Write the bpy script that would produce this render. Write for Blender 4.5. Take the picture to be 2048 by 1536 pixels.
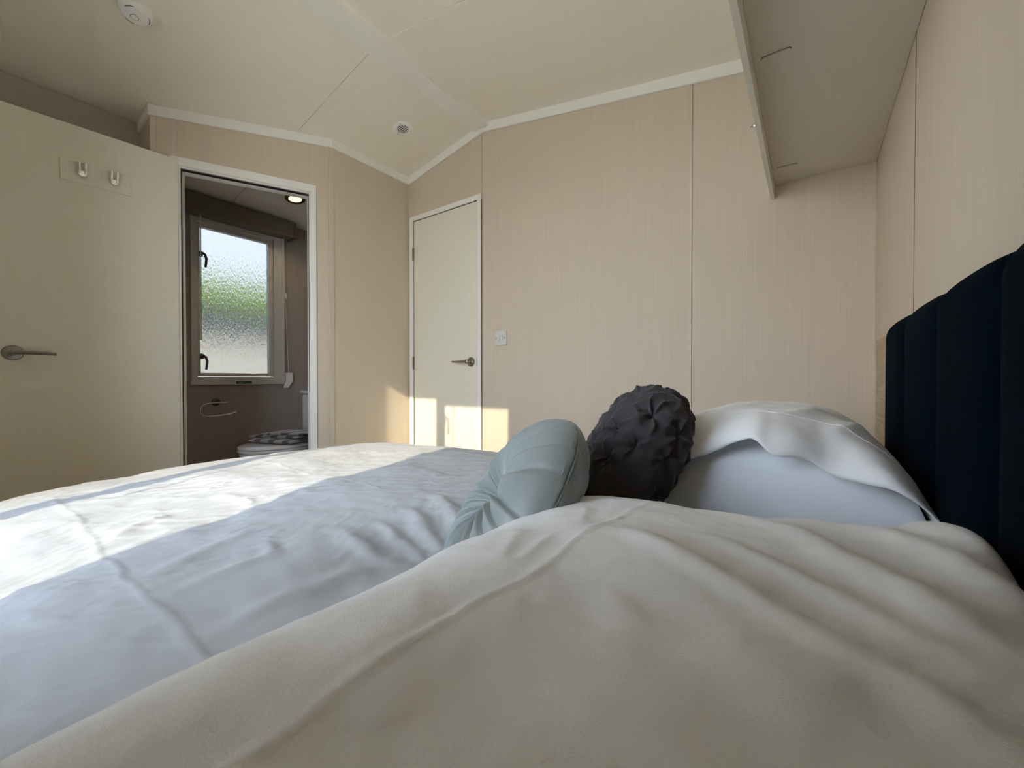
import bpy, bmesh, math, random
import numpy as np
from mathutils import Matrix, Vector, noise as mnoise

random.seed(4)
scene = bpy.context.scene
C = scene.collection
for o in list(bpy.data.objects):
    bpy.data.objects.remove(o, do_unlink=True)
R = math.radians

# ------------------------------------------------------------------ camera
cam_d = bpy.data.cameras.new('camera')
cam = bpy.data.objects.new('camera', cam_d)
C.objects.link(cam)
cam.location = (0, 0, .85)
cam.rotation_euler = (R(90 - .63), 0, R(35.85))
cam_d.sensor_width = 36
cam_d.lens = 36 * 822 / 2048
cam_d.clip_start = .01
scene.camera = cam

# ------------------------------------------------------------------ sky, sun, exposure
SKY = 1.0
SUN = .48
world = bpy.data.worlds.new('sky')
scene.world = world
world.use_nodes = True
wt = world.node_tree
wt.nodes.clear()
w_out = wt.nodes.new('ShaderNodeOutputWorld')
w_bg = wt.nodes.new('ShaderNodeBackground')
w_tc = wt.nodes.new('ShaderNodeTexCoord')
w_sep = wt.nodes.new('ShaderNodeSeparateXYZ')
w_rmp = wt.nodes.new('ShaderNodeValToRGB')
w_rmp.color_ramp.elements[0].position = 0.0
w_rmp.color_ramp.elements[0].color = (.90, .94, 1.0, 1)
w_rmp.color_ramp.elements[1].position = 0.7
w_rmp.color_ramp.elements[1].color = (.55, .72, 1.0, 1)
wt.links.new(w_tc.outputs['Generated'], w_sep.inputs[0])
wt.links.new(w_sep.outputs['Z'], w_rmp.inputs[0])
wt.links.new(w_rmp.outputs[0], w_bg.inputs['Color'])
w_bg.inputs['Strength'].default_value = SKY
wt.links.new(w_bg.outputs[0], w_out.inputs[0])

sun_d = bpy.data.lights.new('sun', 'SUN')
sun_d.energy = SUN
sun_d.angle = R(.55)
sun_d.color = (1.0, .88, .66)
sun = bpy.data.objects.new('sun', sun_d)
C.objects.link(sun)
sun.rotation_euler = Vector((-.336, 1.0, -.516)).to_track_quat('-Z', 'Y').to_euler()
sun.location = (3, -8, 6)

# portal: tells the renderer where the bedroom window lets the sky in (emits nothing itself)
por_d = bpy.data.lights.new('window_portal', 'AREA')
por_d.shape = 'RECTANGLE'
por_d.size, por_d.size_y = 1.06, 1.44
por_d.cycles.is_portal = True
por = bpy.data.objects.new('window_portal', por_d)
C.objects.link(por)
por.location = (-1.12, -.53, 1.32)
por.rotation_euler = (R(90), 0, R(180))     # faces into the room (+Y)
por2_d = bpy.data.lights.new('bathroom_portal', 'AREA')
por2_d.shape = 'RECTANGLE'
por2_d.size, por2_d.size_y = .5, 1.08
por2_d.cycles.is_portal = True
por2 = bpy.data.objects.new('bathroom_portal', por2_d)
C.objects.link(por2)
por2.location = (-3.50, 1.27, 1.40)
por2.rotation_euler = (R(90), 0, R(90))    # faces +X

scene.view_settings.view_transform = 'Standard'
scene.view_settings.look = 'None'
scene.view_settings.gamma = 1
scene.view_settings.use_curve_mapping = False
scene.view_settings.exposure = 3.36
cy = scene.cycles
cy.use_denoising = True
cy.use_adaptive_sampling = True
cy.adaptive_threshold = .05
cy.adaptive_min_samples = 16
cy.caustics_reflective = False
cy.max_bounces = 10
cy.diffuse_bounces = 7
cy.transmission_bounces = 8
cy.sample_clamp_indirect = 8

# ------------------------------------------------------------------ materials
def srgb(r, g, b):
    f = lambda c: (c / 255 / 12.92) if c <= 10 else (((c / 255) + .055) / 1.055) ** 2.4
    return (f(r), f(g), f(b))

MATS = {}
def mat(name, col, rough=.6, metal=0.0, var=.06, vscale=(8, 8, 8), bump=0.0, bscale=(200, 200, 200),
        sheen=0.0, sheen_tint=(1, 1, 1), spec=.5, coat=0.0, bdist=.001, vdetail=3.0, sheen_rough=.4):
    m = bpy.data.materials.new(name)
    m.use_nodes = True
    nt = m.node_tree
    b = nt.nodes['Principled BSDF']
    tc = nt.nodes.new('ShaderNodeTexCoord')
    mp = nt.nodes.new('ShaderNodeMapping')
    mp.inputs['Scale'].default_value = vscale
    nz = nt.nodes.new('ShaderNodeTexNoise')
    nz.inputs['Scale'].default_value = 1.0
    nz.inputs['Detail'].default_value = vdetail
    mx = nt.nodes.new('ShaderNodeMix')
    mx.data_type = 'RGBA'
    c = Vector(col)
    mx.inputs[6].default_value = (*(c * (1 - var)), 1)
    mx.inputs[7].default_value = (*[min(1, k) for k in c * (1 + var)], 1)
    nt.links.new(tc.outputs['Object'], mp.inputs[0])
    nt.links.new(mp.outputs[0], nz.inputs['Vector'])
    nt.links.new(nz.outputs['Fac'], mx.inputs[0])
    nt.links.new(mx.outputs[2], b.inputs['Base Color'])
    b.inputs['Roughness'].default_value = rough
    b.inputs['Metallic'].default_value = metal
    b.inputs['Specular IOR Level'].default_value = spec
    b.inputs['Sheen Weight'].default_value = sheen
    b.inputs['Sheen Tint'].default_value = (*sheen_tint, 1)
    b.inputs['Sheen Roughness'].default_value = sheen_rough
    b.inputs['Coat Weight'].default_value = coat
    if bump:
        mp2 = nt.nodes.new('ShaderNodeMapping')
        mp2.inputs['Scale'].default_value = bscale
        n2 = nt.nodes.new('ShaderNodeTexNoise')
        n2.inputs['Scale'].default_value = 1.0
        n2.inputs['Detail'].default_value = 3
        bp = nt.nodes.new('ShaderNodeBump')
        bp.inputs['Strength'].default_value = bump
        bp.inputs['Distance'].default_value = bdist
        nt.links.new(tc.outputs['Object'], mp2.inputs[0])
        nt.links.new(mp2.outputs[0], n2.inputs['Vector'])
        nt.links.new(n2.outputs['Fac'], bp.inputs['Height'])
        nt.links.new(bp.outputs[0], b.inputs['Normal'])
    MATS[name] = m
    return m

M_wall = mat('wallpaper', (.69, .59, .47), .62, var=.085, vscale=(260, 260, 3.5), bump=.25, bscale=(420, 420, 5), bdist=.0008, spec=.3, vdetail=5)
M_strip = mat('wallpaper_strip', (.70, .60, .485), .55, var=.08, vscale=(260, 260, 3.5), spec=.35)
M_ceil = mat('ceiling_board', (.93, .88, .77), .75, var=.02, vscale=(40, 40, 40), bump=.08, bscale=(500, 500, 500), spec=.25)
M_trim = mat('painted_trim', (.93, .915, .865), .45, var=.02, spec=.4)
M_door = mat('door_paint', (.86, .82, .69), .55, var=.025, vscale=(60, 60, 4), bump=.05, bscale=(300, 300, 20), spec=.4)
M_cup = mat('cupboard_laminate', (.68, .64, .56), .45, var=.03, vscale=(80, 80, 80), spec=.4)
M_cupedge = mat('cupboard_edge', (.78, .76, .68), .4, var=.03, spec=.4)
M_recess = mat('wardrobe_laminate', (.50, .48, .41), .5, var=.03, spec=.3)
M_dark = mat('dark_gap', (.02, .018, .016), .9, var=.1)
M_floor = mat('carpet', (.52, .47, .40), .95, var=.2, vscale=(120, 120, 120), bump=.5, bscale=(500, 500, 500), bdist=.003)
M_linen = mat('white_bed_linen', (.55, .555, .56), .9, var=.015, vscale=(30, 30, 30), bump=.22, bscale=(900, 900, 900), bdist=.0006, spec=.2, sheen=.15)
M_pillow = mat('off_white_pillowcase', (.945, .945, .94), .92, var=.025, vscale=(14, 14, 14), bump=.3, bscale=(700, 700, 700), bdist=.0007, spec=.15, sheen=.15)
M_inner = mat('pale_blue_white_pillow', (.90, .92, .95), .9, var=.02, bump=.2, bscale=(800, 800, 800), bdist=.0006, spec=.2, sheen=.1)
M_teal = mat('teal_velvet', (.295, .33, .315), .42, var=.10, vscale=(9, 9, 9), bump=.12, bscale=(900, 900, 900), bdist=.0004, spec=.35, sheen=.35, sheen_tint=(.75, .9, .9), sheen_rough=.35)
M_char = mat('charcoal_velvet', (.058, .053, .056), .8, var=.12, vscale=(14, 14, 14), bump=.2, bscale=(900, 900, 900), bdist=.0004, spec=.15, sheen=.5, sheen_tint=(.75, .7, .72), sheen_rough=.3)
M_navy = mat('navy_velvet', (.0005, .0040, .0085), .95, var=.12, vscale=(30, 30, 30), bump=.15, bscale=(900, 900, 900), bdist=.0004, spec=.04, sheen=.0, sheen_tint=(.4, .6, 1))
M_steel = mat('brushed_steel', (.33, .305, .265), .28, metal=1.0, var=.06, vscale=(60, 60, 300))
M_chrome = mat('chrome', (.86, .86, .86), .08, metal=1.0, var=.01)
M_hook = mat('white_hook', (.96, .96, .95), .2, metal=1.0, var=.005)
M_gun = mat('gunmetal', (.10, .095, .09), .35, metal=1.0, var=.05)
M_white = mat('white_plastic', (.93, .92, .89), .4, var=.01, spec=.5)
M_plate = mat('switch_plastic', (.72, .69, .66), .35, var=.01, spec=.5)
M_upvc = mat('window_upvc', (.62, .60, .56), .35, var=.02, spec=.5)
M_blind = mat('blind_fabric', (.17, .145, .115), .8, var=.06, vscale=(120, 120, 120))
M_wall_shade = mat('wallpaper_in_shade', (.39, .34, .305), .6, var=.10, vscale=(220, 220, 4), spec=.3)  # same wallpaper as the bedroom, its colour darkened for the dim bathroom
M_ceram = mat('ceramic', (.72, .70, .70), .12, var=.01, spec=.6)
M_sticker = mat('green_sticker', (.006, .022, .014), .4, var=.05)
M_stext = mat('sticker_print', (.35, .42, .38), .5, var=.05)
M_bronze = mat('bronze_ring', (.12, .085, .045), .4, metal=.7, var=.05)
M_bedbase = mat('bed_base_fabric', (.25, .23, .21), .9, var=.1)
M_ext_cream = mat('cladding_cream', (.95, .86, .70), .7, var=.03, vscale=(2, 2, 30))
M_ext_roof = mat('roof_dark_tile', (.075, .078, .085), .8, var=.2, vscale=(6, 20, 6))
M_ext_gutter = mat('gutter_grey', (.30, .32, .34), .6, var=.05)
M_hedge = mat('leaf_green', (.34, .44, .07), .8, var=.35, vscale=(3, 3, 3))
M_bark = mat('bark', (.11, .08, .05), .9, var=.2)
M_ground = mat('grass_and_gravel', (.66, .58, .46), .95, var=.2, vscale=(1, 1, 1))

def towel_material():
    m = bpy.data.materials.new('striped_towel')
    m.use_nodes = True
    nt = m.node_tree
    b = nt.nodes['Principled BSDF']
    tc = nt.nodes.new('ShaderNodeTexCoord')
    wv = nt.nodes.new('ShaderNodeTexWave')
    wv.bands_direction = 'X'
    wv.inputs['Scale'].default_value = 3.0
    rp = nt.nodes.new('ShaderNodeValToRGB')
    rp.color_ramp.interpolation = 'CONSTANT'
    rp.color_ramp.elements[0].color = (.30, .265, .27, 1)
    rp.color_ramp.elements[1].position = .62
    rp.color_ramp.elements[1].color = (.055, .045, .05, 1)
    nt.links.new(tc.outputs['Object'], wv.inputs['Vector'])
    nt.links.new(wv.outputs['Fac'], rp.inputs[0])
    nt.links.new(rp.outputs[0], b.inputs['Base Color'])
    b.inputs['Roughness'].default_value = .95
    b.inputs['Sheen Weight'].default_value = .3
    return m
M_towel = towel_material()

def oak_material():
    m = bpy.data.materials.new('light_oak')
    m.use_nodes = True
    nt = m.node_tree
    b = nt.nodes['Principled BSDF']
    tc = nt.nodes.new('ShaderNodeTexCoord')
    mp = nt.nodes.new('ShaderNodeMapping')
    mp.inputs['Scale'].default_value = (10, 3.5, 58)
    nz = nt.nodes.new('ShaderNodeTexNoise')
    nz.inputs['Scale'].default_value = 1.6
    nz.inputs['Detail'].default_value = 6
    nz.inputs['Distortion'].default_value = .5
    rp = nt.nodes.new('ShaderNodeValToRGB')
    rp.color_ramp.elements[0].position = .3
    rp.color_ramp.elements[0].color = (.42, .31, .19, 1)
    rp.color_ramp.elements[1].position = .7
    rp.color_ramp.elements[1].color = (.62, .49, .33, 1)
    nt.links.new(tc.outputs['Object'], mp.inputs[0])
    nt.links.new(mp.outputs[0], nz.inputs['Vector'])
    nt.links.new(nz.outputs['Fac'], rp.inputs[0])
    nt.links.new(rp.outputs[0], b.inputs['Base Color'])
    b.inputs['Roughness'].default_value = .5
    return m
M_oak = oak_material()

def frosted_material():
    m = bpy.data.materials.new('rain_pattern_glass')
    m.use_nodes = True
    nt = m.node_tree
    b = nt.nodes['Principled BSDF']
    b.inputs['Base Color'].default_value = (.112, .114, .114, 1)
    b.inputs['Roughness'].default_value = .06
    b.inputs['IOR'].default_value = 1.45
    b.inputs['Transmission Weight'].default_value = 1.0
    tc = nt.nodes.new('ShaderNodeTexCoord')
    mp = nt.nodes.new('ShaderNodeMapping')
    mp.inputs['Scale'].default_value = (150, 150, 46)
    nz = nt.nodes.new('ShaderNodeTexNoise')
    nz.inputs['Scale'].default_value = 1.0
    nz.inputs['Detail'].default_value = 2.5
    nz.inputs['Distortion'].default_value = .5
    bp = nt.nodes.new('ShaderNodeBump')
    bp.inputs['Strength'].default_value = .62
    bp.inputs['Distance'].default_value = .0045
    nt.links.new(tc.outputs['Object'], mp.inputs[0])
    nt.links.new(mp.outputs[0], nz.inputs['Vector'])
    nt.links.new(nz.outputs['Fac'], bp.inputs['Height'])
    nt.links.new(bp.outputs[0], b.inputs['Normal'])
    return m
M_frost = frosted_material()

def clear_glass():
    m = bpy.data.materials.new('clear_window_glass')
    m.use_nodes = True
    nt = m.node_tree
    nt.nodes.clear()
    out = nt.nodes.new('ShaderNodeOutputMaterial')
    tr = nt.nodes.new('ShaderNodeBsdfTransparent')
    tr.inputs[0].default_value = (.97, .98, .98, 1)
    gl = nt.nodes.new('ShaderNodeBsdfGlossy')
    gl.inputs['Roughness'].default_value = .02
    fr = nt.nodes.new('ShaderNodeFresnel')
    fr.inputs['IOR'].default_value = 1.25
    mx = nt.nodes.new('ShaderNodeMixShader')
    nt.links.new(fr.outputs[0], mx.inputs[0])
    nt.links.new(tr.outputs[0], mx.inputs[1])
    nt.links.new(gl.outputs[0], mx.inputs[2])
    nt.links.new(mx.outputs[0], out.inputs[0])
    return m
M_clear = clear_glass()

def lamp_material(name, col, strength):
    m = bpy.data.materials.new(name)
    m.use_nodes = True
    b = m.node_tree.nodes['Principled BSDF']
    b.inputs['Base Color'].default_value = (*col, 1)
    b.inputs['Emission Color'].default_value = (*col, 1)
    b.inputs['Emission Strength'].default_value = strength
    return m
M_lamp = lamp_material('lit_lens', (1.0, .80, .36), .22)

# ------------------------------------------------------------------ object helpers
WM = {}                                  # world matrices of the objects built so far

def setp(o, label=None, cat=None, group=None, kind=None):
    if label: o['label'] = label
    if cat: o['category'] = cat
    if group: o['group'] = group
    if kind: o['kind'] = kind
    return o

def thing(name, loc, label=None, cat=None, rotz=0.0, group=None, kind=None):
    o = bpy.data.objects.new(name, None)
    C.objects.link(o)
    o.empty_display_size = .05
    o.location = loc
    o.rotation_euler = (0, 0, rotz)
    WM[o] = Matrix.Translation(Vector(loc)) @ Matrix.Rotation(rotz, 4, 'Z')
    return setp(o, label, cat, group, kind)

def obj(name, bm, m, parent=None, smooth=None, local=False):
    """link bm (world coordinates, or the parent's own when local) as one mesh object"""
    bmesh.ops.recalc_face_normals(bm, faces=bm.faces[:])
    me = bpy.data.meshes.new(name)
    o = bpy.data.objects.new(name, me)
    C.objects.link(o)
    if parent is not None:
        if not local:
            bm.transform(WM[parent].inverted())
        o.parent = parent
        base = WM[parent]
    else:
        base = Matrix.Identity(4)
    xs = [v.co for v in bm.verts]
    lo = Vector([min(c[i] for c in xs) for i in range(3)])
    hi = Vector([max(c[i] for c in xs) for i in range(3)])
    piv = Vector(((lo.x + hi.x) / 2, (lo.y + hi.y) / 2, lo.z))
    bm.transform(Matrix.Translation(-piv))
    o.location = piv
    WM[o] = base @ Matrix.Translation(piv)
    if smooth is not None:
        for f in bm.faces:
            f.smooth = True
        for e in bm.edges:
            if len(e.link_faces) == 2 and e.calc_face_angle(0) > smooth:
                e.smooth = False
    bm.to_mesh(me)
    bm.free()
    me.materials.append(m)
    return o

def np_obj(name, V, F, m, parent=None):
    """mesh from numpy arrays (world coordinates), smooth shaded"""
    V = np.asarray(V, dtype=np.float64)
    base = WM[parent] if parent is not None else Matrix.Identity(4)
    inv = np.array(base.inverted())
    V = V @ inv[:3, :3].T + inv[:3, 3]
    piv = np.array([(V[:, 0].min() + V[:, 0].max()) / 2, (V[:, 1].min() + V[:, 1].max()) / 2, V[:, 2].min()])
    V = V - piv
    me = bpy.data.meshes.new(name)
    me.from_pydata(V.tolist(), [], [list(map(int, f)) for f in F])
    me.polygons.foreach_set('use_smooth', [True] * len(me.polygons))
    me.update()
    o = bpy.data.objects.new(name, me)
    C.objects.link(o)
    o.location = piv
    if parent is not None:
        o.parent = parent
    WM[o] = base @ Matrix.Translation(Vector(piv))
    me.materials.append(m)
    return o

def BM():
    return bmesh.new()

def box(bm, lo, hi, bev=0.0, seg=2):
    lo, hi = Vector(lo), Vector(hi)
    g = bmesh.ops.create_cube(bm, size=1.0, matrix=Matrix.Translation((lo + hi) / 2) @ Matrix.Diagonal(((hi - lo).x, (hi - lo).y, (hi - lo).z, 1)))
    if bev:
        es = list({e for v in g['verts'] for e in v.link_edges})
        bmesh.ops.bevel(bm, geom=es, offset=bev, segments=seg, profile=.5, affect='EDGES')
    return bm

def prism(bm, pts, off):
    """polygon (3D points) pushed along off"""
    off = Vector(off)
    a = [bm.verts.new(Vector(p)) for p in pts]
    b = [bm.verts.new(Vector(p) + off) for p in pts]
    n = len(a)
    bm.faces.new(a[::-1])
    bm.faces.new(b)
    for i in range(n):
        bm.faces.new((a[i], a[(i + 1) % n], b[(i + 1) % n], b[i]))
    return bm

def tube(bm, pts, r, seg=10, flat=1.0):
    """round tube through pts; r number or list"""
    pts = [Vector(p) for p in pts]
    rs = r if isinstance(r, (list, tuple)) else [r] * len(pts)
    rings = []
    up0 = None
    for i, p in enumerate(pts):
        t = (pts[min(i + 1, len(pts) - 1)] - pts[max(i - 1, 0)]).normalized()
        if up0 is None:
            up0 = Vector((0, 0, 1)) if abs(t.z) < .9 else Vector((1, 0, 0))
        s = t.cross(up0).normalized()
        u = s.cross(t).normalized()
        up0 = u
        rings.append([bm.verts.new(p + rs[i] * (math.cos(k * 2 * math.pi / seg) * s + flat * math.sin(k * 2 * math.pi / seg) * u)) for k in range(seg)])
    for a, b in zip(rings, rings[1:]):
        for k in range(seg):
            bm.faces.new((a[k], a[(k + 1) % seg], b[(k + 1) % seg], b[k]))
    bm.faces.new(rings[0][::-1])
    bm.faces.new(rings[-1])
    return bm

def lathe(bm, prof, M, seg=40, cap=True):
    """profile [(r, h)] turned about local z, then placed by M"""
    rings = []
    for r, h in prof:
        if r < 1e-6:
            rings.append([bm.verts.new(M @ Vector((0, 0, h)))])
        else:
            rings.append([bm.verts.new(M @ Vector((r * math.cos(2 * math.pi * k / seg), r * math.sin(2 * math.pi * k / seg), h))) for k in range(seg)])
    for a, b in zip(rings, rings[1:]):
        for k in range(seg):
            k2 = (k + 1) % seg
            if len(a) == 1 and len(b) == 1:
                continue
            if len(a) == 1:
                bm.faces.new((a[0], b[k], b[k2]))
            elif len(b) == 1:
                bm.faces.new((a[k], b[0], a[k2]))
            else:
                bm.faces.new((a[k], a[k2], b[k2], b[k]))
    for rg in (rings[0], rings[-1]):
        if cap and len(rg) > 1:
            try: bm.faces.new(rg)
            except ValueError: pass
    return bm

def frame_M(loc, z, x=None):
    """matrix whose local z points along z"""
    z = Vector(z).normalized()
    x = Vector(x) if x else (Vector((0, 0, 1)) if abs(z.z) < .9 else Vector((1, 0, 0)))
    y = z.cross(x).normalized()
    x = y.cross(z).normalized()
    return Matrix((( x.x, y.x, z.x, loc[0]), (x.y, y.y, z.y, loc[1]), (x.z, y.z, z.z, loc[2]), (0, 0, 0, 1)))

# ------------------------------------------------------------------ dimensions of the place
YB = 1.98            # wall with the closet door
XH = .193            # headboard wall
XL = -2.35           # short wall beside the closet door
YW = -.45            # wall with the bedroom window
XR = -2.87           # recess beside the open door
XO = -3.42           # outer wall with the bathroom window
RX, RZ = -1.65, 2.44
def zc(x):
    return RZ - .195 * (RX - x) if x < RX else RZ - .175 * (x - RX)
DG0 = Vector((XL, 1.391, 0))
DGD = Vector((-.416, -.909, 0)).normalized()
DGN = Vector((-DGD.y, DGD.x, 0))        # points into the bedroom (+x)
if DGN.x < 0: DGN = -DGN
def dg(t, z, off=0.0):
    p = DG0 + DGD * t + DGN * off
    return Vector((p.x, p.y, z))
TEND = .843
PE = dg(TEND, 0)

def struct(o, label, cat):
    return setp(o, label, cat, kind='structure')

# ------------------------------------------------------------------ floor, ground
b = BM(); box(b, (XO - .03, YW - .05, -.04), (XH + .03, YB + .05, 0))
struct(obj('floor', b, M_floor), 'beige carpeted floor hidden beneath the bed', 'floor')
b = BM(); box(b, (-60, -40, -.75), (30, 45, -.6))
struct(obj('ground', b, M_ground), 'grass and gravel ground outside the frosted window', 'ground')

# ------------------------------------------------------------------ ceiling boards
ceil = thing('ceiling', (RX, .8, RZ + .02), 'cream pitched ceiling of plain boards above the bed', 'ceiling', kind='structure')
ys = [YW - .07, .02, 1.2175, YB + .07]
for x0, x1 in ((XO - .07, RX), (RX, XH + .07)):
    for ya, yb in zip(ys, ys[1:]):
        g = .0016
        b = BM()
        prism(b, [(x0, ya + g, zc(x0)), (x1, ya + g, zc(x1)), (x1, ya + g, zc(x1) + .05), (x0, ya + g, zc(x0) + .05)], (0, yb - ya - 2 * g, 0))
        obj('ceiling_panel', b, M_ceil, ceil)
    for y in (1.2325,):
        b = BM()
        prism(b, [(x0, y - .013, zc(x0) - .003), (x1, y - .013, zc(x1) - .003), (x1, y - .013, zc(x1)), (x0, y - .013, zc(x0))], (0, .026, 0))
        obj('joint_strip', b, M_ceil, ceil)
b = BM()
prism(b, [(XO - .1, YW - .1, zc(XO) + .055), (RX, YW - .1, RZ + .055), (XH + .1, YW - .1, zc(XH) + .055), (XH + .1, YW - .1, zc(XH) + .12), (RX, YW - .1, RZ + .12), (XO - .1, YW - .1, zc(XO) + .12)], (0, YB - YW + .2, 0))
obj('roof_deck', b, M_dark, ceil)

b = BM()
prism(b, [(-1.714, YW, zc(-1.714)), (-1.711, YW, 2.402), (-1.602, YW, 2.400), (-1.598, YW, 2.434), (-1.65, YW, 2.44)], (0, YB - .016 - YW, 0))
struct(obj('trim_1', b, M_trim), 'white painted ridge strip running along the ceiling peak', 'trim')

# ------------------------------------------------------------------ walls
T = .03
def wall_poly(xs, y, dz=.02):
    """outline from floor to ceiling in the plane Y = y, over the listed x"""
    return [(xs[0], y, 0)] + [(xs[-1], y, 0)] + [(x, y, zc(x) + dz) for x in reversed(xs)]

# back wall: backing board, three wallpapered panels, joint strips
DXL, DXR, DZT = -2.300, -1.690, 1.982          # opening for the closet door
b = BM()
prism(b, [(XL - .05, YB + .004, 0), (DXL, YB + .004, 0), (DXL, YB + .004, DZT), (DXR, YB + .004, DZT), (DXR, YB + .004, 0), (XH + .04, YB + .004, 0),
          (XH + .04, YB + .004, zc(XH) + .02), (RX, YB + .004, RZ + .02), (XL - .05, YB + .004, zc(XL) + .02)], (0, T, 0))
w_back = struct(obj('wall_back', b, M_dark), 'greige textured wall that holds the closed cream closet door', 'wall')
g = .0012
def bpanel(pts):
    b = BM(); prism(b, pts, (0, .0045, 0)); obj('wall_panel', b, M_wall, w_back)
bpanel([(XL, YB, 0), (DXL, YB, 0), (DXL, YB, DZT), (-1.662, YB, DZT), (-1.662, YB, zc(-1.66) + .01), (XL, YB, zc(XL) + .01)])
bpanel([(-1.6605, YB, DZT), (-1.6605, YB, 0), (-.431, YB, 0), (-.431, YB, zc(-.43) + .01), (-1.65, YB, RZ + .01), (-1.6605, YB, zc(-1.66) + .01)])
bpanel([(-.4297, YB, 0), (XH, YB, 0), (XH, YB, zc(XH) + .01), (-.4297, YB, zc(-.43) + .01)])
for x, z0 in ((-1.669, 2.01), (-.438, 0)):
    b = BM(); box(b, (x - .007, YB - .0028, z0), (x + .007, YB + .001, zc(x) - .05), .001)
    obj('joint_strip', b, M_strip, w_back)

# headboard wall, two boards with an open joint
b = BM(); box(b, (XH + .0045, YW - .05, 0), (XH + .0045 + T, YB + .03, zc(XH) + .02))
w_head = struct(obj('wall_headboard', b, M_dark), 'greige textured wall behind the navy headboard', 'wall')
for ya, yb in ((YW, .09), (.096, 1.302), (1.309, YB)):
    b = BM(); box(b, (XH, ya, 0), (XH + .004, yb, zc(XH) + .01))
    obj('wall_panel', b, M_wall, w_head)

b = BM(); box(b, (XH - .0003, 1.3022, 0), (XH + .003, 1.3052, zc(XH) + .01)); obj('joint_shade', b, M_dark, w_head)  # solid dark strip standing in for the shade inside the joint

# short wall beside the closet door
b = BM(); box(b, (XL - T, 1.391, 0), (XL, YB + .005, zc(XL) + .02))
w_left = struct(obj('wall_left', b, M_wall), 'short greige wall between the bathroom doorway and closet door', 'wall')
b = BM(); box(b, (XL - .002, 1.368, 0), (XL + .0035, 1.40, zc(XL) - .052), .001)
obj('corner_strip', b, M_strip, w_left)

# angled wall with the bathroom doorway
OT0, OT1, OZ = .118, .735, 1.956
b = BM()
prism(b, [dg(-.01, 0), dg(OT0, 0), dg(OT0, OZ), dg(OT1, OZ), dg(OT1, 0), dg(TEND, 0), dg(TEND, zc(PE.x) + .02), dg(-.01, zc(XL) + .02)], DGN * -T)
w_door = struct(obj('wall_doorway', b, M_wall), 'angled greige wall around the open bathroom doorway', 'wall')
for t0, t1, zb in ((.098, .122, 2.004), (.742, .762, 2.004), (.822, .845, 0), (.001, .016, 0)):
    b = BM()
    zt = zc(dg(t0, 0).x) - .05
    prism(b, [dg(t0, zb), dg(t1, zb), dg(t1, zt), dg(t0, zt)], DGN * .0032)
    obj('joint_strip', b, M_strip, w_door)

# return and recess beside the open door
b = BM(); prism(b, [(PE.x, PE.y, 0), (XR, PE.y - .005, 0), (XR, PE.y - .005, zc(XR) + .02), (PE.x, PE.y, zc(PE.x) + .02)], (0, .03, 0))
struct(obj('wall_return', b, M_wall), 'narrow greige return wall above the open door corner', 'wall')
b = BM(); box(b, (XR - T, YW, 0), (XR, PE.y, zc(XR) - .004), .001)
struct(obj('wall_recess', b, M_recess), 'shaded grey panel wall behind the open bathroom door', 'wall')

# wall with the bedroom window (behind the viewer)
WX0, WX1, WZ0, WZ1 = -1.665, -.575, .60, 2.045
b = BM()
y = YW
prism(b, [(XR - .03, y, 0), (XH + .03, y, 0), (XH + .03, y, zc(XH) + .02), (WX1, y, zc(WX1) + .02), (WX1, y, WZ0), (WX0, y, WZ0), (WX0, y, zc(WX0) + .02), (XR - .03, y, zc(XR) + .02)], (0, -.05, 0))
prism(b, [(WX0, y, WZ1), (WX1, y, WZ1), (WX1, y, zc(WX1) + .02), (RX, y, RZ + .02), (WX0, y, zc(WX0) + .02)], (0, -.05, 0))
struct(obj('wall_window', b, M_wall), 'greige wall holding the sunny bedroom window', 'wall')

# bathroom walls
BY0, BY1, BZ0, BZ1 = 1.02, 1.53, .865, 1.945       # hole for the bathroom window
b = BM()
x = XO
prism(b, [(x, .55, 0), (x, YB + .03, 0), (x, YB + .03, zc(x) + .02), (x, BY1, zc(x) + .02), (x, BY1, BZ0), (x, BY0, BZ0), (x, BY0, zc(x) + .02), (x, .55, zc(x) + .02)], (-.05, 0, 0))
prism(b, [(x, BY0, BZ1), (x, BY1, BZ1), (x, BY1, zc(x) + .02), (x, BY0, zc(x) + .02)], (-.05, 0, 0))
struct(obj('wall_bathroom_outer', b, M_wall_shade), 'greige bathroom wall coloured in shade around the frosted window', 'wall')
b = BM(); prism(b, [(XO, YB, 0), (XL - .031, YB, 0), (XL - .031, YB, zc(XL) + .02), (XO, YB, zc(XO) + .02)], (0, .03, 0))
struct(obj('wall_bathroom_end', b, M_wall_shade), 'bathroom end wall behind the toilet', 'wall')
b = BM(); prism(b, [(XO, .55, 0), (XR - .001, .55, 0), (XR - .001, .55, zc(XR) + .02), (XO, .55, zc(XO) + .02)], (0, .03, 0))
struct(obj('wall_bathroom_near', b, M_wall_shade), 'bathroom side wall behind the open door', 'wall')

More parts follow.
